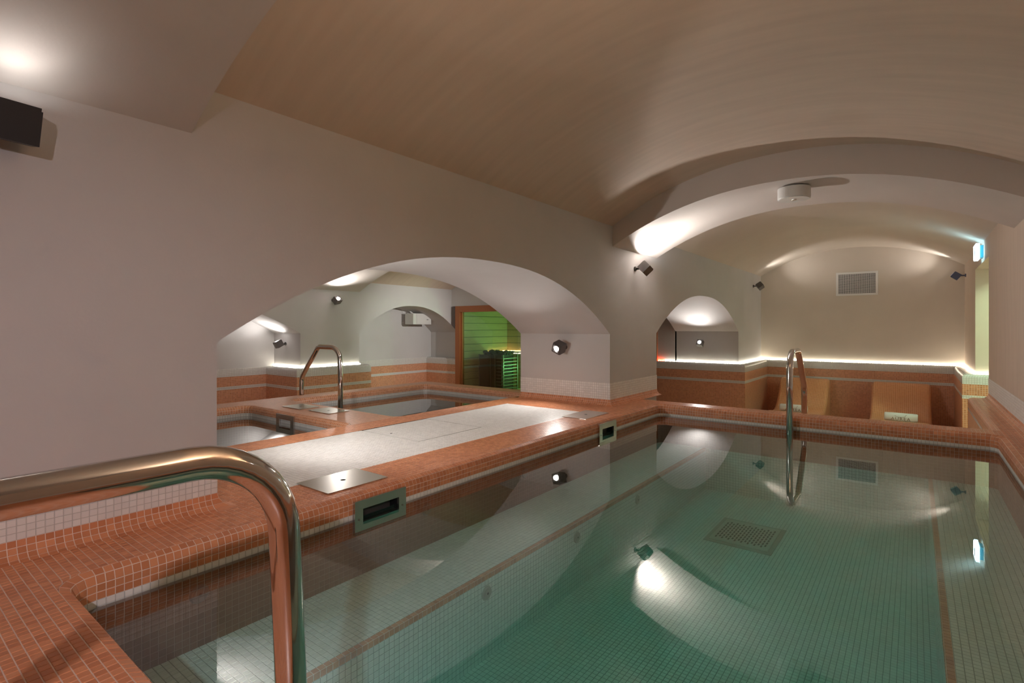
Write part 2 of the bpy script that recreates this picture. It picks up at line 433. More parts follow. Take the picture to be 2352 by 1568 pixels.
# corridor beyond the doorway in the right wall
mb = MB()
mb.quad((XR+1.9, 5.6, -.8), (XR+1.9, 5.6, 1.9), (XR+1.9, 7.64, 1.9), (XR+1.9, 7.64, -.8))
mb.quad((XR+.4, 7.64, -.8), (XR+1.9, 7.64, -.8), (XR+1.9, 7.64, 1.9), (XR+.4, 7.64, 1.9))
mb.quad((XR+1.9, 5.6, -.8), (XR+.4, 5.6, -.8), (XR+.4, 5.6, 1.9), (XR+1.9, 5.6, 1.9))
mb.quad((XR+.4, 5.6, 1.9), (XR+.4, 7.64, 1.9), (XR+1.9, 7.64, 1.9), (XR+1.9, 5.6, 1.9))
struct(mb.build('wall_corridor', 'plaster'))
# ------------------------------------------------------------------ vaults and ribs
def vault(mb, x0, x1, sp, cr, y0, y1, n=40, p=2.15):
    c, hw = (x0+x1)/2, (x1-x0)/2
    f = lambda x: sp+(cr-sp)*(1-min(1, abs((x-c)/hw))**p)
    xs = [c-hw*math.cos(math.pi*i/n) for i in range(n+1)]
    for a, b in zip(xs[:-1], xs[1:]):
        mb.quad((a, y0, f(a)), (a, y1, f(a)), (b, y1, f(b)), (b, y0, f(b)))
def rib(mb, x0, x1, sp, cr, y0, y1, top, n=40, p=2.15):
    vault(mb, x0, x1, sp, cr, y0, y1, n, p)
    c, hw = (x0+x1)/2, (x1-x0)/2
    f = lambda x: sp+(cr-sp)*(1-min(1, abs((x-c)/hw))**p)
    xs = [c-hw*math.cos(math.pi*i/n) for i in range(n+1)]
    for a, b in zip(xs[:-1], xs[1:]):
        mb.quad((a, y0, f(a)), (b, y0, f(b)), (b, y0, top), (a, y0, top)); mb.quad((b, y1, f(b)), (a, y1, f(a)), (a, y1, top), (b, y1, top))
def smooth_by_angle(o, deg=30):
    me = o.data
    bm = bmesh.new(); bm.from_mesh(me); bmesh.ops.remove_doubles(bm, verts=bm.verts, dist=1e-5)
    for f in bm.faces: f.smooth = True
    for e in bm.edges: e.smooth = not (len(e.link_faces) == 2 and e.calc_face_angle(0) > math.radians(deg))
    bm.to_mesh(me); bm.free(); return o
for y0, y1, m_ in ((-1.3, 4.4, 'vault_plaster'), (4.4, YB+.1, 'plaster_warm_lit')):  # one vault; the lounge part's differing light is put into its plaster colour
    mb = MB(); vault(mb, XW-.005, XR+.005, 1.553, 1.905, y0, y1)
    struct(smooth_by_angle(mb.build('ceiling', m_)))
for y0, y1 in ((-.18, .747), (3.90, 4.82)):
    mb = MB(); rib(mb, XW-.005, XR+.005, 1.385, 1.717, y0, y1, 2.0)
    struct(smooth_by_angle(mb.build('vault_rib', 'plaster_rib')))
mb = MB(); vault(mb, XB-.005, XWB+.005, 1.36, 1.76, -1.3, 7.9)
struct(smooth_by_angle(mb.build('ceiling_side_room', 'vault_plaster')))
for y0, y1 in ((3.50, 4.486), (.2, .9)):
    mb = MB(); rib(mb, XB-.005, XWB+.005, 1.22, 1.60, y0, y1, 1.9)
    struct(smooth_by_angle(mb.build('vault_rib', 'plaster_rib')))
# ------------------------------------------------------------------ lower floor
mb = MB()
mb.quad((XBB, -1.3, FLOOR), (XR+1.95, -1.3, FLOOR), (XR+1.95, YB+.1, FLOOR), (XBB, YB+.1, FLOOR), 0, [(0, 0), (9, 0), (9, 10.4), (0, 10.4)])
struct(mb.build('floor', 'mosaic_terracotta'))

# ------------------------------------------------------------------ main pool: basin and coping
R0 = .055; RB = .031                     # corner radius at the water, bullnose radius
SK = [(1.237, 1.412, -.022, .032), (3.165, 3.33, -.022, .034)]   # skimmer mouths in the left pool wall
def sk_keep(Q):
    c = Q.mean(1); k = np.ones(len(Q), bool)
    for a, b, z0, z1 in SK: k &= ~((c[:, 0] < PX0+.02) & (c[:, 1] > a-.012) & (c[:, 1] < b+.012) & (c[:, 2] > z0-.012) & (c[:, 2] < z1+.012))
    return k
path = rrect(PX0, PX1, PY0, PY1, R0)
basin = struct(bpy.data.objects.new('pool_basin', None), 'sunken mosaic pool basin with underwater benches'); C.objects.link(basin)
deck = struct(bpy.data.objects.new('pool_deck', None), 'raised mosaic pool surround'); C.objects.link(deck)
BOT = [(0, -.006-PITCH*i) for i in range(11, -1, -1)]
# clockwise path: outside of the pool is on the left, faces look to the right (into the pool)
def faces_in(P, prof, keep=None):
    lay = [np.concatenate([offset_path(P, d, True, -1), np.full((len(P), 1), z)], 1) for d, z in prof]
    n = len(P); i = np.arange(n); j = (i+1) % n
    Q = np.concatenate([np.stack([a[i], a[j], b[j], b[i]], 1) for a, b in zip(lay[:-1], lay[1:])])
    return Q[keep(Q)] if keep is not None else Q
tiles(faces_in(path, BOT, sk_keep), 'tile_brown', 'grout_brown', basin, 150)
tiles(faces_in(path, [(0, -.006), (0, .014)], sk_keep), 'tile_white', 'grout_grey', basin, 60)
bull = [(0, .014), (0, .034), (0, .054)] + [(RB-RB*math.cos(a), .054+RB*math.sin(a)) for a in (H2/2, H2)]
tiles(faces_in(path, bull, sk_keep), 'tile_terracotta', 'grout_warm', deck, 130)
# benches, floor
tiles(grid(PX0, BX0-PITCH, PY0, PY1, ZBEN), 'tile_white', 'grout_pool', basin, 60)
tiles(grid(BX1+PITCH, PX1, PY0, PY1, ZBEN), 'tile_white', 'grout_pool', basin, 0)
nos = np.concatenate([grid(BX0-PITCH, BX0, PY0, PY1, ZBEN), wallgrid((BX0, PY0), (BX0, PY1), ZBEN-PITCH, ZBEN),
                      grid(BX1, BX1+PITCH, PY0, PY1, ZBEN), wallgrid((BX1, PY1), (BX1, PY0), ZBEN-PITCH, ZBEN)])
tiles(nos, 'tile_terracotta', 'grout_warm', basin, 30)
low = np.concatenate([wallgrid((BX0, PY0), (BX0, PY1), ZFL, ZBEN-PITCH), wallgrid((BX1, PY1), (BX1, PY0), ZFL, ZBEN-PITCH),
                      wallgrid((BX0, PY1), (BX1, PY1), ZFL, -.226)])
tiles(low, 'tile_white', 'grout_pool', basin, 0)
DR = (-1.0, -.63, 3.17, 3.62)            # drain grate footprint
def dr_keep(Q):
    c = Q.mean(1); return ~((c[:, 0] > DR[0]) & (c[:, 0] < DR[1]) & (c[:, 1] > DR[2]) & (c[:, 1] < DR[3]))
tiles(grid(BX0, BX1, PY0, PY1, ZFL), 'tile_white', 'grout_pool', basin, 0)
# deck field
WX0, WX1, WY0, WY1 = -2.71, -1.97, 1.05, 3.45     # white field
HT = (-2.71, -2.19, 1.99, 2.53)                    # access hatch
COV = .05
def inside_pool(p, o=RB):
    x0, x1, y0, y1, r = PX0-o, PX1+o, PY0-o, PY1+o, R0+o
    dx = np.maximum(np.maximum(x0+r-p[..., 0], p[..., 0]-(x1-r)), 0); dy = np.maximum(np.maximum(y0+r-p[..., 1], p[..., 1]-(y1-r)), 0)
    return (np.hypot(dx, dy) < r-1e-6) & (p[..., 0] > x0+1e-6) & (p[..., 0] < x1-1e-6) & (p[..., 1] > y0+1e-6) & (p[..., 1] < y1-1e-6)
def snap(Q, o=RB):
    x0, x1, y0, y1, r = PX0-o, PX1+o, PY0-o, PY1+o, R0+o
    for k in np.argwhere(inside_pool(Q[..., :2])):
        p = Q[k[0], k[1]]; cxy = np.array([np.clip(p[0], x0+r, x1-r), np.clip(p[1], y0+r, y1-r)]); d = p[:2]-cxy; n = np.linalg.norm(d)
        if n > 1e-6: p[:2] = cxy+d/n*r
    return Q
def not_pool(Q): return ~inside_pool(Q).all(1)
XL = XW+COV                                # foot of the cove at the long wall
near = grid(XL, XR-COV, -.75, PY0-RB, DECK, not_pool)
lft = grid(XL, PX0-RB, PY0-RB, 4.39, DECK, lambda Q: not_pool(Q) & ~((Q.mean(1)[:, 0] < WX1) & (Q.mean(1)[:, 1] > WY0) & (Q.mean(1)[:, 1] < WY1)))
far = grid(PX0-RB, PX1+RB, PY1+RB, 4.39, DECK, not_pool)
rgt = grid(PX1+RB, XR-COV, PY0-RB, 6.34, DECK, not_pool)
def corner_patch():
    out = []
    for x0, x1 in ((PX0-RB, PX0+R0+.01), (PX1-R0-.01, PX1+RB)):
        for y0, y1 in ((PY0-RB, PY0+R0+.01), (PY1-R0-.01, PY1+RB)):
            out.append(grid(x0, x1, y0, y1, DECK, not_pool))
    return np.concatenate([o for o in out if len(o)])
inn = grid(XWB-.05, XL, .829+COV, 3.855-COV, DECK, lambda Q: ~((Q.mean(1)[:, 0] > WX0) & (Q.mean(1)[:, 0] < WX1) & (Q.mean(1)[:, 1] > WY0) & (Q.mean(1)[:, 1] < WY1)))
tiles(np.concatenate([snap(near), lft, far, rgt, snap(corner_patch()), inn]), 'tile_terracotta', 'grout_warm', deck, 130)
tiles(grid(WX0, WX1, WY0, WY1, DECK, lambda Q: ~((Q.mean(1)[:, 0] > HT[0]) & (Q.mean(1)[:, 0] < HT[1]) & (Q.mean(1)[:, 1] > HT[2]) & (Q.mean(1)[:, 1] < HT[3]))), 'tile_white', 'grout_grey', deck, 150)
# cove and white skirting along the long wall (room on the right of travel)
cove = [(COV, DECK)] + [(COV-COV*math.sin(a), DECK+COV-COV*math.cos(a)) for a in (H2/4, H2/2, 3*H2/4, H2)]
skirt = [(0, .135+.0193*i) for i in range(8)]
def skirting(name, P, n1, n2):
    o = struct(bpy.data.objects.new(name, None)); C.objects.link(o)
    P = np.array(P, float)
    def q(prof):
        out = []
        Po = [offset_path(P, d, False, 1) for d, _ in prof]
        for s in range(len(P)-1):
            n = max(1, round(np.linalg.norm(P[s+1]-P[s])/PITCH)); t = np.linspace(0, 1, n+1)[:, None]
            tv = (P[s+1]-P[s])/np.linalg.norm(P[s+1]-P[s]); nv = np.array([tv[1], -tv[0]]); L = []
            for k, (d, z) in enumerate(prof):
                row = P[s]*(1-t)+P[s+1]*t+nv*d; row[0], row[-1] = Po[k][s], Po[k][s+1]
                L.append(np.concatenate([row, np.full((n+1, 1), z)], 1))
            for a, b in zip(L[:-1], L[1:]): out.append(np.stack([a[:-1], a[1:], b[1:], b[:-1]], 1))
        Q = np.concatenate(out)
        # lift a little off the plaster
        return Q
    e = .0015
    tiles(q([(d+e, z) for d, z in cove]), 'tile_terracotta', 'grout_warm', o, n1)
    tiles(q([(d+e, z) for d, z in skirt]), 'tile_white', 'grout_grey', o, n2)
    return o
skirting('baseboard_left', [(XW, -.8), (XW, .829), (XWB, .829)], 120, 150)
skirting('baseboard_pier', [(XWB, 3.855), (XW, 3.855), (XW, 4.83)], 60, 60)
skirting('baseboard_right', [(XR, 6.33), (XR, -.8)], 0, 60)
# far side of the pool edge, step behind it, end of the raised ledge
mb = MB()
mb.box((XW-.02, 4.385, FLOOR), (PX1+RB, 4.392, DECK-.0005)); mb.box((XW-.02, 4.392, FLOOR), (PX1-.1, 4.95, -.2))
struct(mb.build('pool_step', 'mosaic_terracotta'))
led = [(-.0, FLOOR), (0, -.03), (0, -.005), (0, .054)] + [(RB-RB*math.cos(a), .054+RB*math.sin(a)) for a in (H2/3, 2*H2/3, H2)]
o = sweep_obj('pool_ledge', [(XR, 6.37), (PX1, 6.37), (PX1, 4.392)], [(-d, z) for d, z in led], ['mosaic_terracotta', 'mosaic_white'], [0, 1, 0, 0, 0, 0])
struct(o)
# under-deck shell so that no light leaks below
mb = MB()
mb.box((XW-.9, -1.2, FLOOR), (PX0-.12, 4.38, -.05)); mb.box((PX1+.03, -1.2, FLOOR), (XR+.02, 4.38, -.05)); mb.box((PX0-.12, -1.2, FLOOR), (PX1+.03, PY0-.02, .02)); mb.box((PX0-.12, -1.2, FLOOR), (PX1+.03, 4.38, ZFL-.01))
struct(mb.build('pool_foundation', 'grout_grey'))
# water
def water(name, x0, x1, y0, y1, zb, label):
    mb = MB(); mb.box((x0, y0, zb), (x1, y1, 0))
    return tag(mb.build(name, 'water'), label, 'water', kind='stuff')
water('pool_water', PX0-.002, PX1+.002, PY0-.002, PY1+.002, ZFL-.005, 'still green tinted water in the large pool')

# ------------------------------------------------------------------ plunge pools in the side room
P2 = (-4.39, -2.945, 2.475, 4.09); P1 = (-4.33, -2.945, .6, 2.07)
prof2 = [(0, -.5), (0, -.13), (0, -.02), (0, .028), (0, .05)] + [(.035-.035*math.cos(a), .05+.035*math.sin(a)) for a in (H2/4, H2/2, 3*H2/4, H2)]
for nm, (x0, x1, y0, y1) in (('plunge_basin', P1), ('plunge_basin', P2)):
    pth = rrect(x0, x1, y0, y1, .07, .04)
    mbq = MB(); lay = [offset_path(pth, d, True, -1) for d, z in prof2]; n = len(pth); s = 0; vl = [0]
    for (d0, z0), (d1, z1) in zip(prof2[:-1], prof2[1:]): vl.append(vl[-1]+math.hypot(d1-d0, z1-z0))
    for i in range(n):
        j = (i+1) % n; L = np.linalg.norm(pth[j]-pth[i])
        for k in range(len(prof2)-1):
            mbq.quad((*lay[k][i], prof2[k][1]), (*lay[k][j], prof2[k][1]), (*lay[k+1][j], prof2[k+1][1]), (*lay[k+1][i], prof2[k+1][1]), 2 if k < 2 else 1 if k == 2 else 0, [(s, vl[k]), (s+L, vl[k]), (s+L, vl[k+1]), (s, vl[k+1])])
        s += L
    mbq.quad((x0, y0, -.5), (x1, y0, -.5), (x1, y1, -.5), (x0, y1, -.5), 2, [(0, 0), (x1-x0, 0), (x1-x0, y1-y0), (0, y1-y0)])
    struct(mbq.build(nm, ['mosaic_terracotta', 'mosaic_white', 'mosaic_brown']), 'small plunge pool lined with mosaic')
    water('plunge_water', x0-.002, x1+.002, y0-.002, y1+.002, -.505, 'still water in the plunge pool %s' % ('with the steel skimmer' if y0 < 1 else 'below the bent handrail'))
# flat surround of the plunge pools
mb = MB()
def flat(x0, x1, y0, y1):
    mb.quad((x0, y0, DECK), (x1, y0, DECK), (x1, y1, DECK), (x0, y1, DECK), 0, [(x0, y0), (x1, y0), (x1, y1), (x0, y1)])
b = .035
flat(-4.6, P2[0]-b, -.6, 4.30); flat(P2[1]+b, XWB-.05, -.6, 4.30)
flat(P1[0]-b, P1[1]+b, P1[3]+b, P2[2]-b); flat(P2[0]-b, P2[1]+b, P2[3]+b, 4.30); flat(P2[0]-b, P1[0]-b, -.6, P2[2]-b); flat(P1[0]-b, P1[1]+b, -.6, P1[2]-b)
for (x0, x1, y0, y1) in (P1, P2):                    # rounded corners
    for cx, cy_, sx, sy in ((x0, y0, 1, 1), (x1, y0, -1, 1), (x0, y1, 1, -1), (x1, y1, -1, -1)):
        r = .07+b; ox, oy = cx-sx*b, cy_-sy*b; ccx, ccy = ox+sx*r, oy+sy*r
        for i in range(6):
            a0, a1 = H2*i/6, H2*(i+1)/6
            p0 = (ccx-sx*r*math.cos(a0), ccy-sy*r*math.sin(a0), DECK); p1 = (ccx-sx*r*math.cos(a1), ccy-sy*r*math.sin(a1), DECK); c0 = (ox, oy, DECK)
            q = [c0, p1, p0] if sx*sy < 0 else [c0, p0, p1]
            nn = len(mb.v); mb.v += q; mb.f.append((nn, nn+1, nn+2)); mb.mi.append(0); mb.uv += [(p[0], p[1]) for p in q]
mb.quad((-4.6, 4.30, FLOOR), (-4.6, -.6, FLOOR), (-4.6, -.6, DECK), (-4.6, 4.30, DECK), 0, [(0, 0), (4.9, 0), (4.9, .83), (0, .83)])
mb.quad((XWB+.02, 4.30, FLOOR), (-4.6, 4.30, FLOOR), (-4.6, 4.30, DECK), (XWB+.02, 4.30, DECK), 0, [(0, 0), (1.7, 0), (1.7, .83), (0, .83)])
struct(mb.build('plunge_deck', 'mosaic_terracotta'), 'terracotta mosaic surround of the plunge pools')

# ------------------------------------------------------------------ tiled dados with light coves
DD = .115
dado = [(DD, FLOOR), (DD, -.05), (DD, -.012), (DD, .108), (DD, .178)] + [(DD-.037+.037*math.cos(a), .178+.037*math.sin(a)) for a in (H2/4, H2/2, 3*H2/4, H2)] + [(0, .215)]
dmi = [0, 1, 0, 1, 1, 1, 1, 1, 1]
struct(smooth_by_angle(sweep_obj('trim_1', [(-3.3, 7.775), (XW, 7.775), (XW, YB), (XR, YB), (XR, 7.64), (XR+1.2, 7.64)], dado, ['mosaic_terracotta', 'mosaic_white'], dmi)), 'striped mosaic dado round the lounge')
struct(smooth_by_angle(sweep_obj('trim_2', [(XBB, 3.596), (XB, 3.596), (XB, 4.479), (XBB, 4.479)], dado, ['mosaic_terracotta', 'mosaic_white'], dmi)), 'striped mosaic dado round the side room pier')
flatd = [(.012, FLOOR), (.012, -.05), (.012, -.012), (.012, .108), (.012, .21), (0, .21)]
struct(sweep_obj('trim_3', [(XBB, -1), (XBB, 3.596)], flatd, ['mosaic_terracotta', 'mosaic_white'], [0, 1, 0, 1, 1]))
struct(sweep_obj('trim_4', [(XBB, 4.479), (XBB, 6.46)], flatd, ['mosaic_terracotta', 'mosaic_white'], [0, 1, 0, 1, 1]))
struct(smooth_by_angle(sweep_obj('trim_5', [(XBB, 6.46), (XB, 6.46), (XB, 7.7)], dado, ['mosaic_terracotta', 'mosaic_white'], dmi)))
def led_strip(P, label, mat='led_white', z=.2165):
    P = offset_path(np.array(P, float), .014, False, 1)
    root = thing('led_strip', label, 'light strip', (*P[0], z)); mt = MB(); mbb = MB()
    for a, b_ in zip(P[:-1], P[1:]):
        L = np.linalg.norm(b_-a); t = (b_-a)/L; nrm = np.array([t[1], -t[0]])
        def pt(s, o, zz): q = a+t*s+nrm*o-P[0]; return (q[0], q[1], zz)
        mt.quad(pt(0, .006, .0005), pt(L, .006, .0005), pt(L, -.006, .0005), pt(0, -.006, .0005))
        n = int(L/.028)
        for i in range(n):
            s = (i+.5)*L/n
            lo = [pt(s-.006, .005, .001), pt(s+.006, .005, .001), pt(s+.006, -.005, .001), pt(s-.006, -.005, .001)]
            hi = [pt(s-.004, .003, .008), pt(s+.004, .003, .008), pt(s+.004, -.003, .008), pt(s-.004, -.003, .008)]
            mbb.quad(*hi)
            for k in range(4): mbb.quad(lo[k], lo[(k+1) % 4], hi[(k+1) % 4], hi[k])
    mt.build('tape', 'white_paint', root); o = mbb.build('diodes', mat, root); o['kind'] = 'stuff'
    return root
led_strip([(-3.03, 7.775), (XW, 7.775), (XW, YB), (XR, YB), (XR, 7.64), (XR+.9, 7.64)], 'warm white light strip along the lounge dado ledge')
led_strip([(-3.14, 7.775), (-3.04, 7.775)], 'short red light strip beside the timber door frame', 'led_red')
led_strip([(XBB+.02, 3.596), (XB, 3.596), (XB, 4.479), (XB-.1, 4.479)], 'warm white light strip on the dado ledge of the side room pier')

# ------------------------------------------------------------------ wall lamps
def wall_lamp(label, base, nrm, target, power, size=.085, mat='grey_metal', col=(1, .95, .9), cone=150, reach=.10, blend=1.0, glow=True):
    base = Vector(base); nrm = Vector(nrm).normalized()
    root = thing('wall_lamp', label, 'lamp', base, 'cube spotlights on the walls')
    cen = nrm*reach; beam = (Vector(target)-(base+cen)).normalized()
    x = nrm.cross(beam)
    x = x.normalized() if x.length > 1e-3 else beam.orthogonal().normalized()
    M = Matrix.Translation(cen) @ Matrix((x, beam.cross(x).normalized(), beam)).transposed().to_4x4()
    s = size/2
    m1 = MB(); m1.box((-s, -s, -s), (s, s, s*.82), 0, M); hs = bevel(m1.build('housing', mat, root), .002)
    m1 = MB(); t = s*.94
    for lo, hi in (((-t, -t, s*.82), (t, -t*.72, s)), ((-t, t*.72, s*.82), (t, t, s)), ((-t, -t*.72, s*.82), (-t*.72, t*.72, s)), ((t*.72, -t*.72, s*.82), (t, t*.72, s))): m1.box(lo, hi, 0, M)
    m1.build('rim', mat, hs)
    m1 = MB(); m1.cyl((0, 0, s*.83), s*.55, .003, 20, 0, M); m1.build('lens', 'lens_glow' if glow else 'dark', hs)
    # wall plate and hinge arm
    ux = nrm.orthogonal().normalized(); Mp = Matrix((ux, nrm.cross(ux), nrm)).transposed().to_4x4()
    m1 = MB(); m1.cyl((0, 0, 0), .021, .012, 20, 0, Mp); m1.build('wall_plate', mat, root)
    tube('bracket', [Vector(nrm)*.006, Vector(nrm)*(reach-s*.55), cen], .0085, mat, root, 10, .005, 3)
    if power:
        ld = bpy.data.lights.new('spot', 'SPOT'); ld.energy = power*LAMP; ld.spot_size = math.radians(cone); ld.spot_blend = blend; ld.shadow_soft_size = .018; ld.color = col
        lo = bpy.data.objects.new('spot', ld); C.objects.link(lo); lo.parent = root
        lo.location = cen+beam*(s+.004); lo.rotation_euler = beam.to_track_quat('-Z', 'Y').to_euler()
    return root
wall_lamp('large black cube spotlight on the long wall under the first vault rib', (XW, .285, 1.262), (1, 0, 0), (-1.80, .30, 1.6), .05, .10, 'black_metal', reach=.085, cone=100)
wall_lamp('dark cube spotlight on the pier beside the large arch', (XW, 4.33, 1.243), (1, 0, 0), (-1.50, 4.46, 1.62), 3.4, .085, cone=178, blend=.35)
wall_lamp('small cube spotlight near the lounge corner beside the arched niche', (XW, 8.62, 1.362), (1, 0, 0), (-1.25, 8.83, 1.82), 1.3, .085, cone=105)
wall_lamp('cube spotlight with blue sheen on the wall beyond the doorway', (XR, 8.92, 1.40), (-1, 0, 0), (-.1, 8.90, 1.80), 1.2, .085, cone=105, mat='blue_metal')
wall_lamp('cube spotlight on the reveal of the large arch', (-2.39, 3.855, .555), (0, -1, 0), (-2.55, 2.6, .2), 1.7, .085, cone=165, blend=.8)
wall_lamp('added unseen cube spotlight on the near reveal of the large arch', (-2.39, .829, .555), (0, 1, 0), (-2.42, 2.6, 1.0), 4.0, .085, cone=160, blend=.8)  # lamp added out of view to brighten the arch underside and far reveal
wall_lamp('cube spotlight on the reveal of the small arched niche', (-2.466, 7.775, .50), (0, -1, 0), (-2.40, 6.5, 1.05), 2.5, .085)
wall_lamp('cube spotlight high on the side room pier', (XB, 4.06, 1.09), (1, 0, 0), (-5.3, 3.95, 1.55), 2.2, .085)
wall_lamp('cube spotlight low on the reveal of the side room alcove', (-6.50, 3.596, .515), (0, -1, 0), (-6.58, 3.1, 1.3), 1.2, .085)
# unseen cube lamps added on these walls to brighten the rooms
wall_lamp('added unseen cube spotlight on the right wall above the middle of the pool', (XR, 1.95, 1.22), (-1, 0, 0), (.38, 1.55, 1.6), 3.6, .085, cone=125, col=(1, .68, .42))
wall_lamp('added unseen cube spotlight on the right wall above the near pool end', (XR, .9, 1.22), (-1, 0, 0), (.2, .9, 1.6), 4.5, .085, cone=125, col=(1, .74, .52))
wall_lamp('added unseen cube spotlight on the right wall before the first vault rib', (XR, -.6, 1.2), (-1, 0, 0), (-1.8, .42, .08), 6, .085, cone=74, col=(1, .86, .90))
wall_lamp('added unseen cube spotlight on the side room wall above the large arch, near end', (XWB, 1.6, 1.30), (-1, 0, 0), (-3.9, 1.6, 1.5), 3, .085)
wall_lamp('added unseen cube spotlight on the side room wall above the large arch, pier end', (XWB, 3.2, 1.25), (-1, 0, 0), (-3.6, 3.3, 1.4), 3, .085)
wall_lamp('added unseen cube spotlight in the side room before the sauna', (XWB, 5.4, 1.20), (-1, 0, 0), (-6.8, 5.5, .55), 20, .085, cone=46)

# ------------------------------------------------------------------ handrails
def handrail(label, foot, d, low=-.45, rear=.08, lean=0):
    """foot = point in the water, d = direction from the pool to the deck"""
    d = Vector((*d, 0)); root = thing('handrail', label, 'handrail', (foot[0], foot[1], 0), 'bent steel pool handrails')
    p = lambda s, z: d*s+Vector((0, 0, z))
    tube('rail', [p(-lean, low), p(0, .30), p(.012, .548), p(.345, .548), p(.625, .25), p(.625, rear)], .0215, 'steel_polished', root, 20, [.3, .125, .085, .10], 10)
    m1 = MB(); m1.cyl((d.x*.625, d.y*.625, rear), .042, .006, 24); bevel(m1.build('floor_flange', 'steel_polished', root), .002)
    return root
handrail('large steel handrail bent over the near pool corner', (-.725, .405), (0, -1), lean=.03, rear=DECK+.0015)
handrail('steel handrail at the far pool edge before the loungers', (-.70, 4.13), (0, 1), low=ZFL+.01, rear=-.2)
handrail('steel handrail in the plunge pool by the two steel plates', (-4.005, 2.72), (-1, 0), low=-.49, rear=FLOOR)

# ------------------------------------------------------------------ skimmers
def skimmer(label, M, w_, z0, z1, iw, iz0, iz1):
    """local x along the wall, y out of the wall, z up; origin at the frame's left end on the water line"""
    root = thing('skimmer', label, 'skimmer', (0, 0, 0), 'steel skimmers in the pool walls'); root.matrix_world = M
    x0, x1 = (w_-iw)/2, (w_+iw)/2; t0, t1 = .001, .013
    m1 = MB()
    m1.box((0, t0, z0), (w_, t1, iz0)); m1.box((0, t0, iz1), (w_, t1, z1)); m1.box((0, t0, iz0), (x0, t1, iz1)); m1.box((x1, t0, iz0), (w_, t1, iz1))
    fr_ = m1.build('frame', 'steel_brushed', root)
    m1 = MB()                                   # box of the mouth
    dp = -.10
    m1.quad((x0, t0, iz0), (x0, dp, iz0), (x0, dp, iz1), (x0, t0, iz1)); m1.quad((x1, dp, iz0), (x1, t0, iz0), (x1, t0, iz1), (x1, dp, iz1))
    m1.quad((x0, t0, iz1), (x0, dp, iz1), (x1, dp, iz1), (x1, t0, iz1)); m1.quad((x0, dp, iz0), (x0, t0, iz0), (x1, t0, iz0), (x1, dp, iz0)); m1.quad((x0, dp, iz0), (x1, dp, iz0), (x1, dp, iz1), (x0, dp, iz1))
    m1.build('mouth', 'dark', root)
    m1 = MB(); m1.box((x0+.004, -.045, iz0), (x1-.004, -.040, iz0+(iz1-iz0)*.72)); m1.build('flap', 'grey_metal', root)
    for sx in (x0*.5, w_-x0*.5):
        m1 = MB(); m1.cyl((0, 0, 0), .004, .002, 10, 0, Matrix.Translation((sx, t1, (iz0+iz1)/2-.012)) @ Matrix.Rotation(-H2, 4, 'X')); m1.build('screw', 'grey_metal', fr_)
    return root
Mx = lambda y: Matrix.Translation((PX0, y, 0)) @ Matrix(((0, 1, 0, 0), (1, 0, 0, 0), (0, 0, 1, 0), (0, 0, 0, 1)))
skimmer('steel skimmer in the pool wall beside the large steel plate', Mx(1.195), .249, -.052, .064, .175, -.020, .030)
skimmer('steel skimmer in the pool wall below the pier', Mx(3.123), .249, -.047, .073, .165, -.014, .036)
skimmer('steel skimmer in the wall of the plunge pool', Matrix.Translation((-3.859, 2.07, 0)) @ Matrix(((1, 0, 0, 0), (0, -1, 0, 0), (0, 0, 1, 0), (0, 0, 0, 1))), .249, -.072, .07, .16, -.035, .036)
# ------------------------------------------------------------------ steel cover plates
def plate(label, x0, x1, y0, y1, ang=0):
    cx_, cy_ = (x0+x1)/2, (y0+y1)/2
    root = thing('cover_plate', label, 'cover plate', (cx_, cy_, DECK+.0013), 'steel cover plates'); root.rotation_euler.z = ang
    hx, hy = (x1-x0)/2, (y1-y0)/2; n = 24; v = []; f = []
    for z in (0, .004):
        for r in (0, 1):
            for i in range(n):
                a = 2*math.pi*i/n; c, s = math.cos(a), math.sin(a)
                if r == 0: v.append((.011*c, .011*s, z))
                else:
                    k = min(hx/max(abs(c), 1e-6), hy/max(abs(s), 1e-6)); v.append((c*k, s*k, z))
        for cxy in ((hx, hy), (-hx, hy), (-hx, -hy), (hx, -hy)): v.append((*cxy, z))
    m = 2*n+4
    for i in range(n):
        j = (i+1) % n
        f.append((m+i, m+n+i, m+n+j, m+j)); f.append((i, j, m+j, m+i)); f.append((n+j, n+i, m+n+i, m+n+j))
        a, b_ = v[m+n+i], v[m+n+j]
        for q in range(4):
            p = v[m+2*n+q]
            if abs(abs(a[0])-hx) < 1e-6 and abs(abs(b_[1])-hy) < 1e-6 or abs(abs(a[1])-hy) < 1e-6 and abs(abs(b_[0])-hx) < 1e-6:
                if a[0]*p[0] > 0 and a[1]*p[1] > 0 and b_[0]*p[0] > 0 and b_[1]*p[1] > 0 and abs(abs(a[0])-hx)+abs(abs(a[1])-hy) > 1e-6:
                    f.append((m+n+i, m+2*n+q, m+n+j))
    mesh_obj('plate', v, f, 'steel_brushed', root)
    m1 = MB(); m1.cyl((0, 0, .0002), .0108, .0006, 20); m1.build('finger_hole', 'dark', root)
    return root
plate('large steel cover plate on the pool edge by the skimmer', -1.99, -1.765, 1.145, 1.43)
plate('steel cover plate on the pool edge below the pier', -1.995, -1.80, 3.17, 3.52)
plate('steel cover plate between the plunge pools beside the alcove dado', -4.045, -3.77, 2.20, 2.375)
plate('steel cover plate between the plunge pools beside the handrail foot', -3.69, -3.41, 2.215, 2.40)
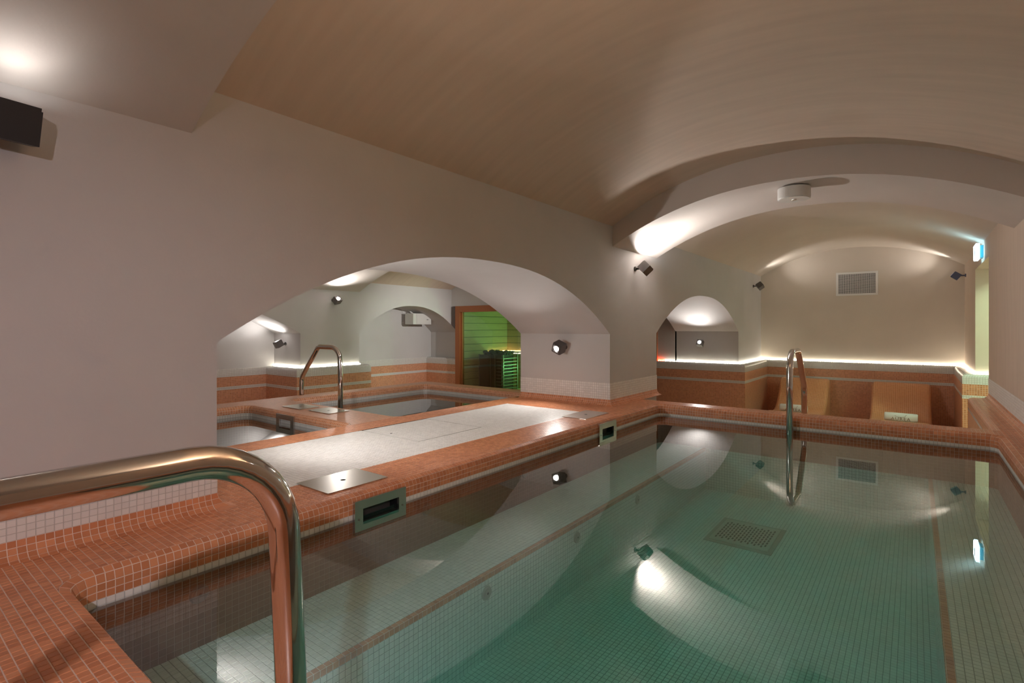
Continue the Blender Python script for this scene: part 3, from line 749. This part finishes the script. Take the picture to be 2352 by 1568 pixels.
# ------------------------------------------------------------------ access hatch in the white field
root = thing('access_hatch', 'square white mosaic access hatch with thin dark joint', 'hatch', (HT[0], HT[2], DECK))
lx, ly = HT[1]-HT[0], HT[3]-HT[2]
m1 = MB(); m1.box((0, 0, -.02), (lx, ly, -.012)); m1.build('hatch_frame', 'dark', root)
m1 = MB(); m1.box((.007, .007, -.011), (lx-.007, ly-.007, -.0003)); m1.build('lid', 'grout_grey', root)
nx, ny = round((lx-.01)/PITCH), round((ly-.01)/PITCH)
Q = grid(.007, lx-.007, .007, ly-.007, 0.0); V, F = tile_arrays(Q)
o = np_mesh('mosaic_tiles', V, F, 'tile_white', root); o['kind'] = 'stuff'
m1 = MB(); m1.cyl((lx*.42, ly*.10, .0003), .007, .0015, 14); m1.build('finger_hole', 'dark', root)
# ------------------------------------------------------------------ drain grate
root = thing('drain_grate', 'perforated steel drain grate on the pool floor', 'grate', (DR[0], DR[2], ZFL+.0015))
lx, ly = DR[1]-DR[0], DR[3]-DR[2]
m1 = MB(); m1.box((0, 0, 0), (lx, ly, .004)); m1.build('frame', 'grate_grey', root)
m1 = MB(); m1.box((.024, .03, .004), (lx-.024, ly-.03, .008)); m1.build('plate', 'grate_light', root)
m1 = MB()
for i in range(16):
    x = .05+i*(lx-.10)/15
    for k in range(7):
        y0 = .07+(k+(.5 if i % 2 else 0))*(ly-.13)/7.5; m1.box((x-.0045, y0, .0081), (x+.0045, y0+.030, .0085))
o = m1.build('slots', 'dark', root); o['kind'] = 'stuff'
# ------------------------------------------------------------------ pool inlets
def inlet(label, x, y, z, mt='grate_grey'):
    root = thing('pool_inlet', label, 'inlet', (x, y, z), 'round pool inlets'); Mr = Matrix.Rotation(H2, 4, 'Y')
    m1 = MB(); m1.cyl((0, 0, .0005), .028, .006, 28, 0, Mr, .024); m1.build('disc', mt, root)
    m1 = MB(); m1.cyl((0, 0, .0066), .018, .0022, 24, 0, Mr); nz = m1.build('nozzle', mt, root)
    m1 = MB(); m1.cyl((0, 0, .0089), .0045, .0008, 12, 0, Mr); m1.build('hole', 'dark', nz)
for y, t in ((.66, 'near the pool corner with the large handrail'), (1.572, 'just past the near skimmer'), (2.293, 'midway between the two skimmers')): inlet('round inlet high on the pool side wall '+t, PX0, y, -.068, 'inlet_dark')
for y, t in ((1.525, 'across from the large steel plate'), (2.20, 'across from the white hatch'), (2.90, 'just before the skimmer below the pier')): inlet('round inlet on the underwater bench front '+t, BX0, y, -.295)

# ------------------------------------------------------------------ loungers and towels
LP = [(8.86, FLOOR+.02), (8.90, -.20), (8.88, -.045), (8.82, -.022), (8.745, -.032), (8.675, -.115), (8.60, -.22), (8.47, -.34), (8.34, -.41), (8.16, -.435), (7.98, -.425), (7.80, -.40), (7.70, -.405), (7.58, -.46), (7.42, -.54), (7.26, -.59), (7.10, -.61), (7.04, -.63), (7.02, FLOOR+.02)]
def lounger(label, xc, wdt=.64):
    pts = []
    P = [Vector((0, y, z)) for y, z in LP]
    for i in range(len(P)-1):                      # Catmull-Rom
        p0, p1, p2, p3 = P[max(i-1, 0)], P[i], P[i+1], P[min(i+2, len(P)-1)]
        for k in range(4):
            t = k/4; pts.append(.5*((2*p1)+(p2-p0)*t+(2*p0-5*p1+4*p2-p3)*t*t+(3*p1-p0-3*p2+p3)*t**3))
    pts.append(P[-1]); n = len(pts); r = .045; m1 = MB()
    cols = [(-wdt/2, r)]+[(-wdt/2+r-r*math.cos(a), r-r*math.sin(a)) for a in (H2/4, H2/2, 3*H2/4, H2)]
    cols += [(-x, dz) for x, dz in reversed(cols)]
    nr = []
    for i in range(n):
        t = (pts[min(i+1, n-1)]-pts[max(i-1, 0)]).normalized(); nr.append(Vector((0, t.z, -t.y)) if True else None)
    s = 0; base = Vector((0, 7.9, FLOOR+.02))
    for i in range(n-1):
        L = (pts[i+1]-pts[i]).length; u = 0
        for (xa, da), (xb, db) in zip(cols[:-1], cols[1:]):
            w_ = math.hypot(xb-xa, db-da)
            q = [pts[i]-nr[i]*da+Vector((xa, 0, 0))-base, pts[i]-nr[i]*db+Vector((xb, 0, 0))-base, pts[i+1]-nr[i+1]*db+Vector((xb, 0, 0))-base, pts[i+1]-nr[i+1]*da+Vector((xa, 0, 0))-base]
            m1.quad(*reversed(q), 0, [(u, s+L), (u+w_, s+L), (u+w_, s), (u, s)]); u += w_
        for sx in (-1, 1):
            a, b_ = pts[i]-nr[i]*r-base, pts[i+1]-nr[i+1]*r-base; x = sx*wdt/2; z = 0
            q = [(x, a.y, a.z), (x, b_.y, b_.z), (x, b_.y, z), (x, a.y, z)]; uu = [(a.y, a.z), (b_.y, b_.z), (b_.y, z), (a.y, z)]
            if sx > 0: q, uu = q[::-1], uu[::-1]
            m1.quad(*q, 0, uu)
        s += L
    o = smooth_by_angle(m1.build('tiled_lounger', 'mosaic_tan'), 50)
    bm = bmesh.new(); bm.from_mesh(o.data); bmesh.ops.recalc_face_normals(bm, faces=bm.faces); bm.to_mesh(o.data); bm.free()
    o.location = base+Vector((xc, 0, 0))
    return tag(o, label, 'lounger', 'tan mosaic loungers')
lounger('tan mosaic lounger behind the steel handrail', -1.29)
lounger('tan mosaic lounger beside the doorway corner', -.145)
def text_mesh(s, size):
    cu = bpy.data.curves.new('print', 'FONT'); cu.body = s; cu.size = size; cu.align_x = 'CENTER'; cu.extrude = .0006; cu.space_character = 1.25
    ob = bpy.data.objects.new('tmp', cu); C.objects.link(ob); dg = bpy.context.evaluated_depsgraph_get(); dg.update()
    me = bpy.data.meshes.new_from_object(ob.evaluated_get(dg)); bpy.data.objects.remove(ob); me.materials.clear(); me.materials.append(MATS['print_brown']); return me
def towel(label, x, y, z, rot):
    root = thing('folded_towel', label, 'towel', (x, y, z), 'white towels on the loungers'); root.rotation_euler.z = rot
    m1 = MB(); L = .165; prof = [(-.055, .012), (-.062, .035), (-.058, .075), (-.045, .094), (0, .100), (.045, .094), (.058, .07), (.06, .03), (.05, .008), (0, 0)]
    n = len(prof)
    for i in range(n):
        a, b_ = prof[i], prof[(i+1) % n]
        xs = (-L, -L+.012, -.06, .06, L-.012, L); sc = (.86, 1, 1.01, 1.01, 1, .86)
        for k in range(5):
            f = lambda p, kk: (xs[kk], p[0]*sc[kk], .05+(p[1]-.05)*sc[kk])
            m1.quad(f(a, k), f(a, k+1), f(b_, k+1), f(b_, k))
    for sx in (-1, 1):
        k = len(m1.v); m1.v += [(sx*L, p[0]*.86, .05+(p[1]-.05)*.86) for p in prof]; m1.f.append(tuple(range(k, k+n))); m1.mi.append(0); m1.uv += [(0, 0)]*n
    o = smooth_by_angle(m1.build('roll', 'towel', root), 60)
    bm = bmesh.new(); bm.from_mesh(o.data); bmesh.ops.recalc_face_normals(bm, faces=bm.faces); bm.to_mesh(o.data); bm.free()
    t = bpy.data.objects.new('lettering', text_mesh('AUREA', .052)); C.objects.link(t); t.parent = root; t.location = (0, -.0635, .018); t.rotation_euler = (H2*.97, 0, 0)
    loop = [Vector((.052*math.cos(a)-.004, -.0625, .076+.020*math.sin(a))) for a in np.linspace(math.pi*1.0, math.pi*2.05, 12)]+[Vector((.062, -.06, .088))]
    tube('emblem', loop+[], .0013, 'print_brown', root, 6, .002, 1)
    return root
towel('white folded towel on the lounger behind the handrail', -1.30, 7.95, -.418, .03)
towel('white folded towel on the lounger beside the doorway corner', -.13, 7.95, -.418, -.03)

# ------------------------------------------------------------------ vent grille
vx0, vx1, vz0, vz1 = -.926, -.411, 1.198, 1.541
root = thing('vent_grille', 'white wall vent grille with crossed bars above the loungers', 'vent', (vx0, YB, vz0)); W, Hh = vx1-vx0, vz1-vz0; e = .03
m1 = MB(); m1.box((e, -.004, e), (W-e, -.002, Hh-e)); m1.build('backing', 'dark', root)
m1 = MB(); m1.box((0, -.018, 0), (W, -.001, e)); m1.box((0, -.018, Hh-e), (W, -.001, Hh)); m1.box((0, -.018, e), (e, -.001, Hh-e)); m1.box((W-e, -.018, e), (W, -.001, Hh-e)); m1.build('frame', 'white_paint', root)
mh = MB(); mh.box((0, -.015, -.0032), (W-2*e, -.011, .0032)); proto = mh.build('slat', 'white_paint', root); proto.location = (e, 0, e+.012)
mv = MB(); mv.box((-.0022, -.011, 0), (.0022, -.006, Hh-2*e)); proto2 = mv.build('bar', 'white_paint', root); proto2.location = (e+.02, 0, e)
for i in range(1, 17):
    o = proto.copy(); C.objects.link(o); o.parent = root; o.location = (e, 0, e+.012+i*(Hh-2*e-.024)/16)
for i in range(1, 20):
    o = proto2.copy(); C.objects.link(o); o.parent = root; o.location = (e+.02+i*(W-2*e-.04)/19, 0, e)
# ------------------------------------------------------------------ exit sign
root = thing('exit_sign', 'glowing pale blue exit sign box above the doorway', 'sign', (XR, 6.83, 1.46))
m1 = MB(); m1.box((-.03, -.07, -.06), (-.001, .07, .06)); bevel(m1.build('base', 'teal_plastic', root), .004)
m1 = MB(); m1.box((-.06, -.11, -.075), (-.03, .11, .075)); bevel(m1.build('housing', 'acrylic', root), .006)
m1 = MB(); m1.box((-.064, -.10, -.065), (-.0605, .10, .065)); lpn = m1.build('luminous_panel', 'sign_glow', root)
m1 = MB(); m1.box((-.0652, -.09, -.05), (-.0641, -.02, .05)); m1.box((-.0652, .0, -.012), (-.0641, .05, .012)); m1.box((-.0652, .05, -.028), (-.0641, .066, .028)); m1.build('pictogram', 'white_paint', lpn)
# ------------------------------------------------------------------ round ceiling luminaire on the second rib
root = thing('ceiling_luminaire', 'white round emergency luminaire under the vault rib', 'ceiling light', (-.672, 4.13, 1.706))
m1 = MB(); m1.cyl((0, 0, -.078), .104, .078, 48); bevel(m1.build('drum', 'white_paint', root), .004)
m1 = MB(); m1.cyl((0, 0, -.0805), .096, .003, 48); m1.build('cover', 'white_paint', root)
m1 = MB(); m1.cyl((0, 0, -.086), .014, .006, 20); m1.build('lens', 'steel_polished', root)
# ------------------------------------------------------------------ loudspeaker in the alcove
root = thing('loudspeaker', 'white loudspeaker on a bracket high in the side room alcove', 'speaker', (XBB+.005, 5.80, .93))
m1 = MB(); m1.box((.10, -.02, -.15), (.30, .38, .03)); o = bevel(m1.build('cabinet', 'white_paint', root), .012, 3)
m1 = MB(); m1.box((.301, .05, -.142), (.308, .365, .022)); gr = bevel(m1.build('grille', 'white_paint', root), .003)
m1 = MB(); m1.box((.3085, .27, -.075), (.3095, .31, -.067)); m1.build('badge', 'dark', gr)
tube('bracket', [(0, .05, .10), (.09, .05, .10), (.20, .1, .0)], .012, 'white_paint', root, 10, .02, 4)
m1 = MB(); m1.box((.0005, 0, .05), (.012, .10, .15)); m1.build('wall_plate', 'white_paint', root)

# ------------------------------------------------------------------ sauna cabin
SX0, SX1, SY0, SY1, SZ1 = -6.02, -3.7, 6.30, 7.62, 1.08
root = thing('sauna_cabin', 'sauna cabin with timber frame and full height glass front', 'sauna', (SX0, SY0, FLOOR)); zr = SZ1-FLOOR
def rb(m, lo, hi): m.box(tuple(a-b for a, b in zip(lo, (SX0, SY0, FLOOR))), tuple(a-b for a, b in zip(hi, (SX0, SY0, FLOOR))))
fw = .10
m1 = MB(); rb(m1, (SX0, SY0-.03, FLOOR), (SX0+fw, SY0+.05, SZ1)); bevel(m1.build('door_post', 'timber', root), .006)
m1 = MB(); rb(m1, (SX0+fw+.001, SY0+.0, FLOOR), (SX0+fw+.03, SY0+.05, SZ1-fw)); m1.build('stop_post', 'timber', root)
m1 = MB(); rb(m1, (SX1-fw, SY0-.03, FLOOR), (SX1, SY0+.05, SZ1)); bevel(m1.build('door_post', 'timber', root), .006)
m1 = MB(); rb(m1, (SX0+fw, SY0-.028, SZ1-fw), (SX1-fw, SY0+.05, SZ1-.001)); bevel(m1.build('door_head', 'timber', root), .006)
m1 = MB(); rb(m1, (SX0+fw+.03, SY0+.02, FLOOR+.01), (SX1-fw, SY0+.028, SZ1-fw)); m1.build('glass_pane', 'glass', root)
m1 = MB(); rb(m1, (SX0, SY0+.05, SZ1-.02), (SX1, SY1+.05, SZ1+.0)); m1.build('roof_panel', 'sauna_wood', root)
ph = .118; n = 15
for i in range(n):
    z0 = FLOOR+.02+i*ph; z1 = min(z0+ph-.007, SZ1-.022)
    if z1 <= z0: continue
    for lo, hi in (((SX0+.03, SY0+.06, z0), (SX0+.05, SY1-.02, z1)), ((SX0+.03, SY1-.02, z0), (SX1-.02, SY1, z1)), ((SX1-.04, SY0+.06, z0), (SX1-.02, SY1-.02, z1))):
        m1 = MB(); rb(m1, lo, hi); m1.build('plank', 'sauna_wood', root)
m1 = MB(); rb(m1, (SX0, SY0+.05, FLOOR), (SX0+.029, SY1+.05, SZ1-.02)); rb(m1, (SX0+.029, SY1+.001, FLOOR), (SX1-.019, SY1+.05, SZ1-.02)); rb(m1, (SX1-.019, SY0+.05, FLOOR), (SX1, SY1+.05, SZ1-.02)); m1.build('wall_lining', 'dark', root)
# wall between cabin and pier, above the cabin
mb = MB(); mb.box((XB, SY0+.02, SZ1+.002), (XWB-.0, SY0+.10, 1.9)); mb.box((SX1+.002, SY0+.02, FLOOR), (SX1+.35, SY0+.10, SZ1+.002)); struct(mb.build('wall_sauna', 'plaster'))
# stove
root = thing('sauna_stove', 'tall black sauna stove with stones behind the glass', 'stove', (-5.58, 6.86, FLOOR))
m1 = MB(); m1.box((-.25, -.2, .03), (.10, .2, 1.02)); m1.build('body', 'black_metal', root)
m1 = MB(); m1.box((.101, -.16, .05), (.20, .16, 1.02)); m1.build('heater_core', 'dark', root)
for i in range(17):
    m1 = MB(); m1.box((.10, -.185, .08+i*.055), (.26, .185, .092+i*.055)); m1.build('louvre', 'grey_metal', root)
for x, y in ((-.25, -.2), (.0, -.205), (.1, -.205), (.26, -.19), (.26, .19)):
    m1 = MB(); m1.box((x-.008, y-.008, 0), (x+.008, y+.008, 1.03)); m1.build('post', 'grey_metal', root)
bm = bmesh.new()
for i in range(46):
    M = Matrix.Translation((random.uniform(-.22, .2), random.uniform(-.17, .17), 1.03+random.uniform(0, .045))) @ Matrix.Diagonal((random.uniform(.8, 1.4), random.uniform(.8, 1.3), random.uniform(.6, .9), 1))
    bmesh.ops.create_icosphere(bm, subdivisions=1, radius=.042, matrix=M)
me = bpy.data.meshes.new('stones'); bm.to_mesh(me); bm.free(); me.materials.append(MATS['stone']); o = bpy.data.objects.new('stones', me); C.objects.link(o); o.parent = root; o['kind'] = 'stuff'
# bench and lights inside
root = thing('sauna_bench', 'wooden slatted bench inside the sauna', 'bench', (-4.55, 7.25, FLOOR))
for k in range(5):
    m1 = MB(); m1.box((-.75, -.30+k*.125, .42), (.72, -.19+k*.125, .45)); m1.build('slat', 'sauna_wood', root)
for x in (-.72, .66):
    m1 = MB(); m1.box((x, -.28, 0), (x+.05, -.23, .419)); m1.build('leg', 'sauna_wood', root)
    m1 = MB(); m1.box((x, .2, 0), (x+.05, .25, .419)); m1.build('leg', 'sauna_wood', root)
P = [(SX0+.055, 7.05), (SX0+.055, SY1-.03), (SX1-.05, SY1-.03)]
root = led_strip(P, 'amber light strip on the sauna wall above the stove', 'led_amber', .30)
m1 = MB(); m1.box((0, 0, -.03), (.03, .55, -.001)); m1.build('ledge', 'sauna_wood', root)
m1 = MB(); m1.box((0.03, .52, -.03), (2.2, .55, -.001)); m1.build('ledge', 'sauna_wood', root)
root = thing('sauna_light', 'green round lamp low on the sauna wall', 'lamp', (-4.75, SY1-.021, .02), None)
m1 = MB(); m1.cyl((0, 0, .001), .05, .03, 24, 0, Matrix.Rotation(H2, 4, 'X')); m1.build('dome', 'lamp_glow_green', root)
ld = bpy.data.lights.new('glow', 'POINT'); ld.energy = 1.6*LAMP; ld.color = (.22, 1, .32); ld.shadow_soft_size = .05
lo = bpy.data.objects.new('glow', ld); C.objects.link(lo); lo.parent = root; lo.location = (0, -.12, 0)
root = thing('sauna_light', 'added unseen green round lamp high on the sauna wall beside the pier', 'lamp', (-4.3, SY1-.021, .80), None)  # extra lamp added behind the pier to brighten the sauna planks
m1 = MB(); m1.cyl((0, 0, .001), .05, .03, 24, 0, Matrix.Rotation(H2, 4, 'X')); m1.build('dome', 'lamp_glow_green', root)
ld = bpy.data.lights.new('glow', 'POINT'); ld.energy = 1.6*LAMP; ld.color = (.22, 1, .32); ld.shadow_soft_size = .05
lo = bpy.data.objects.new('glow', ld); C.objects.link(lo); lo.parent = root; lo.location = (0, -.12, 0)
# timber door frame at the end of the side room
root = thing('door_frame', 'orange timber door frame seen through the small arched niche', 'door frame', (-3.22, 7.775, FLOOR))
m1 = MB(); m1.box((0, -.05, 0), (.045, -.001, 1.78)); bevel(m1.build('outer_post', 'timber', root), .004)
m1 = MB(); m1.box((.046, -.03, 0), (.075, -.001, 1.74)); bevel(m1.build('inner_post', 'timber', root), .004)
m1 = MB(); m1.box((-.6, -.05, 1.781), (.045, -.001, 1.83)); bevel(m1.build('head', 'timber', root), .004)
# lamp of the corridor beyond the doorway
root = thing('ceiling_lamp', 'pale green ceiling lamp in the corridor beyond the doorway', 'lamp', (1.6, 6.6, 1.9))
m1 = MB(); m1.cyl((0, 0, -.05), .15, .049, 32); m1.build('shade', 'lamp_glow_green', root)
ld = bpy.data.lights.new('glow', 'POINT'); ld.energy = 6*LAMP; ld.color = (.66, 1, .68); ld.shadow_soft_size = .1
lo = bpy.data.objects.new('glow', ld); C.objects.link(lo); lo.parent = root; lo.location = (0, 0, -.2)
